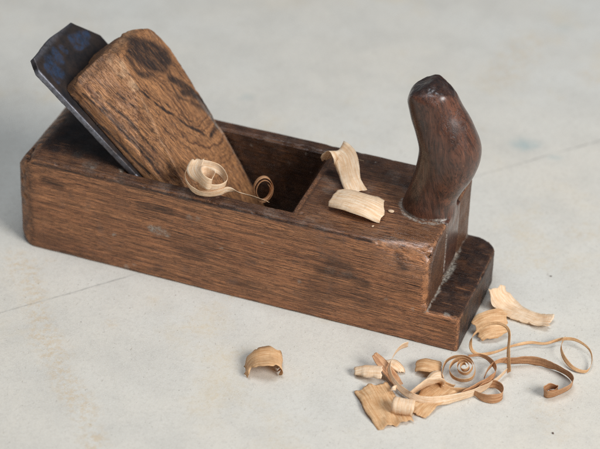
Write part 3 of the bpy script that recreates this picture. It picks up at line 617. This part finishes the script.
# 11 long arc
ribbon('long pale curved ribbon sweeping under the whole pile', [at(408, 344, 1.25), at(401, 347, 1.2), at(394, 355, 1.0), at(389, 367, .75), at(392, 378, .55), at(400, 388, .45), at(413, 396.5, .4), at(432, 401, .35), at(455, 398, .3), at(478, 391, .28), at(495, 381, .3), at(507, 370, .35)],
       [(.3, .2, .8)] * 5 + [(.2, .3, .7)] * 7, [.42, .4, .32, .3, .3, .3, .36, .44, .52, .5, .42, .3], M_pale, crumple=.02, ragged=.06, floor=0, sub=8)
# 12 spiral coil
cc, ax, e1, e2 = at(459, 368, .8), np.array([.05, -.42, .9]), np.array([1.0, 0, 0]), None
ax = ax / np.linalg.norm(ax); e2 = np.cross(ax, e1); sp = []
for i in range(46):
    th = i / 12 * 2 * math.pi * .98 + .5; rr = np.interp(i, [0, 24, 34, 45], [.10, .42, .68, .90]); sp.append(cc + e1 * (np.interp(i, [0, 24, 36, 45], [.22, .22, .06, 0]) + math.cos(th) * rr * (1 + .05 * math.sin(1.3 * i))) + e2 * (math.sin(th) * rr * (1 + .07 * math.sin(.9 * i)) + np.interp(i, [0, 24, 36, 45], [.12, .1, 0, 0])) + ax * np.interp(i, [0, 24, 45], [.15, .05, -.3]))
ribbon('tight round spiral coil of tan shaving by the nose corner', sp + [at(441, 384, .5), at(452, 390, .25), at(470, 389, .15)], [ax] * len(sp) + [(0, .2, 1)] * 3, [.36] * len(sp) + [.34, .28, .2], M_tan, crumple=.01, floor=0, sub=6)
# 13 flat square flake
ribbon('flat square tan flake at the very front of the pile', [at(371, 385.5, .22), at(376, 395, .12), at(384, 407, .16), at(391, 417, .1), at(396, 425, .12)], [at(384, 383) - at(359, 389)] * 5, [1.75, 1.85, 1.9, 1.9, 1.8], M_tan, crumple=.14, ragged=.1, floor=0, nick=.012, nw=15)
# 14 narrow strip
ribbon('narrow brown strip leaning down across the rolled flake at the left of the pile', [at(374, 354, .9), at(381, 362, .7), at(390, 373, .45), at(400, 386, .3)], (1, .5, .1), [.3, .5, .5, .4], M_brown, crumple=.03, floor=0)
# 15 cone curl at left
ribbon('small pale half rolled flake at the left end of the pile', [at(355, 371, .22), at(364, 371, .3), at(374, 372, .36), at(383, 372.5, .42)], (.15, 1, 0), [.7, .95, 1.05, 1.1], M_pale, arch=.3, crumple=.03, ragged=.1, floor=0)
ribbon('tiny pale flake behind the narrow brown strip', [at(385, 364, .3), at(393, 364, .35), at(400, 369, .2), at(402, 373, .1)], (.2, 1, 0), [.6, .7, .6, .4], M_pale, arch=.15, crumple=.04, ragged=.1, floor=0)
# 16 small block-like flake
ribbon('small tan arched flake just left of the round spiral coil', [at(418, 366, .2), at(424, 364.5, .36), at(433, 366, .38), at(440, 368, .28)], (.1, 1, -.1), [1.1, 1.15, 1.15, 1.1], M_tan, arch=.22, crumple=.05, ragged=.08, floor=0)
# 17 pale folded piece
ribbon('pale folded shaving piece in the middle of the pile', [at(409, 393, .5), at(418, 387, .62), at(428, 381, .7), at(438, 378, .6), at(444, 380, .45)], (-.3, -1, .35), [.7, 1.1, 1.3, 1.2, .8], M_pale, arch=.2, crumple=.08, ragged=.2, floor=0, nick=.1)
# 18 broad brown strip
ribbon('broad thin tan strip lying slanted under the middle of the pile', [at(446, 386, .3), at(435, 394, .28), at(424, 404, .22), at(415, 414, .12)], (1, .35, .05), [1.35, 1.3, 1.2, 1.0], M_tan, crumple=.07, ragged=.16, floor=0)
# 19 short roll
c = at(404, 406, .45); A = at(417, 404, .4) - at(392, 401, .4); A /= np.linalg.norm(A)
sp, ax = spiral(c, A + np.array([0, -.1, .05]), (0, 0, 1), .36, .46, .72, a0=-1.4, squash=1.0)
ribbon('short pale rolled tube resting on the front edge of the broad tan strip', sp, ax, 1.05, M_pale, crumple=.03, ragged=.12, floor=0, nick=.08)
# 20 tiny crumb flake
ribbon('tiny pale chip above the flat square flake', [at(390, 391, .3), at(394, 388.5, .38), at(399, 386, .3)], (.3, 1, .1), [.15, .28, .2], M_pale, crumple=.06, ragged=.1, floor=0)
# 21 loop below the coil
ribbon('loose brown loop of ribbon below and right of the spiral coil', [at(468, 356, .5), at(480, 355, .55), at(491, 361, .6), at(496, 371, .55), at(489, 380, .45), at(477, 386, .35), at(466, 392, .25), at(455, 399, .15)], (0, .15, 1), [.15, .2, .28, .34, .4, .4, .34, .2], M_brown, crumple=.02, floor=0, sub=8)
# fibre wisps on the upright strip
def wisp(label, pts, r=.012, mat=M_pale):
    C = catmull(pts, 8); vs = []; fs = []
    for i, p in enumerate(C):
        for k in range(4): a = k * math.pi / 2; vs.append(p + np.array([math.cos(a) * r, 0, math.sin(a) * r]))
    for i in range(len(C) - 1):
        for k in range(4): fs.append((i * 4 + k, i * 4 + (k + 1) % 4, i * 4 + 4 + (k + 1) % 4, i * 4 + 4 + k))
    vs = np.array(vs); org = vs.mean(0); o = mesh_obj('wood_fibre', vs - org, fs, mat); o.location = Vector(org * S); o.data.uv_layers.new(name='uv')
    tag(o, label, 'wood fibre', 'hair thin fibres on the block')
wisp('hair thin fibre curling off the top of the upright strip', [at(350, 153, 6.9), at(356, 155, 6.8), at(357, 159, 6.5), at(364, 161, 6.2)])
wisp('shorter looped fibre beside the bent top of the upright strip', [at(349, 154, 6.9), at(354, 153, 6.95), at(355, 158, 6.7), at(359, 162, 6.4)], .010)
def chip(label, p, r, mat):
    b = bmesh.new(); bmesh.ops.create_icosphere(b, subdivisions=2, radius=r * S)
    for q in b.verts: q.co = Vector((q.co.x * 1.5, q.co.y, q.co.z * .5)) * (1 + .3 * noise.noise(q.co * 900 + Vector((p[0], p[1], 0))))
    me = bpy.data.meshes.new('sawdust_crumb'); b.to_mesh(me); b.free(); me.materials.append(mat); o = bpy.data.objects.new('sawdust_crumb', me); COL.objects.link(o); me.uv_layers.new(name='uv')
    o.location = Vector(np.array(p) * S); o.rotation_euler.z = r * 400; tag(o, label, 'crumb', 'wood crumbs')
chip('pale crumb on the block beside the right end of the broad shaving', at(391, 211, H + .06), .11, M_pale)
chip('tiny white crumb on the block in front of the broad shaving', at(373, 226, H + .04), .05, M_pale)
chip('dark crumb on the bare board below the ribbon pile at the right', at(553, 433, .04), .045, M_horn)
chip('dark crumb on the bare board right of the nose', at(551, 276, .04), .04, M_horn)

# ------------------------------------------------------------------ light
world = bpy.data.worlds.new('World'); scene.world = world; world.use_nodes = True
bg = world.node_tree.nodes['Background']; bg.inputs[0].default_value = (.80, .88, 1.0, 1); bg.inputs[1].default_value = .14
def area(name, direction, dist, size, power, color, sy=None):
    ld = bpy.data.lights.new(name, 'AREA'); ld.shape = 'RECTANGLE'; ld.size = size; ld.size_y = sy or size; ld.energy = power; ld.color = color
    o = bpy.data.objects.new(name, ld); COL.objects.link(o); d = Vector(direction).normalized(); c = Vector((.13, .04, .03))
    o.location = c + d * dist; o.rotation_euler = d.to_track_quat('Z', 'Y').to_euler(); return o
area('window_light', (.78, -.36, .60), 1.8, .72, 34, (1, .99, .975))
area('skylight', (-.03, -.10, 1), 1.7, .7, 15, (.86, .93, 1))
vs_ = scene.view_settings; vs_.view_transform = 'Standard'; vs_.look = 'None'; vs_.exposure = 0; vs_.gamma = 1
scene.render.engine = 'CYCLES'; scene.cycles.use_denoising = False; scene.cycles.filter_width = 1.25; scene.cycles.use_adaptive_sampling = False
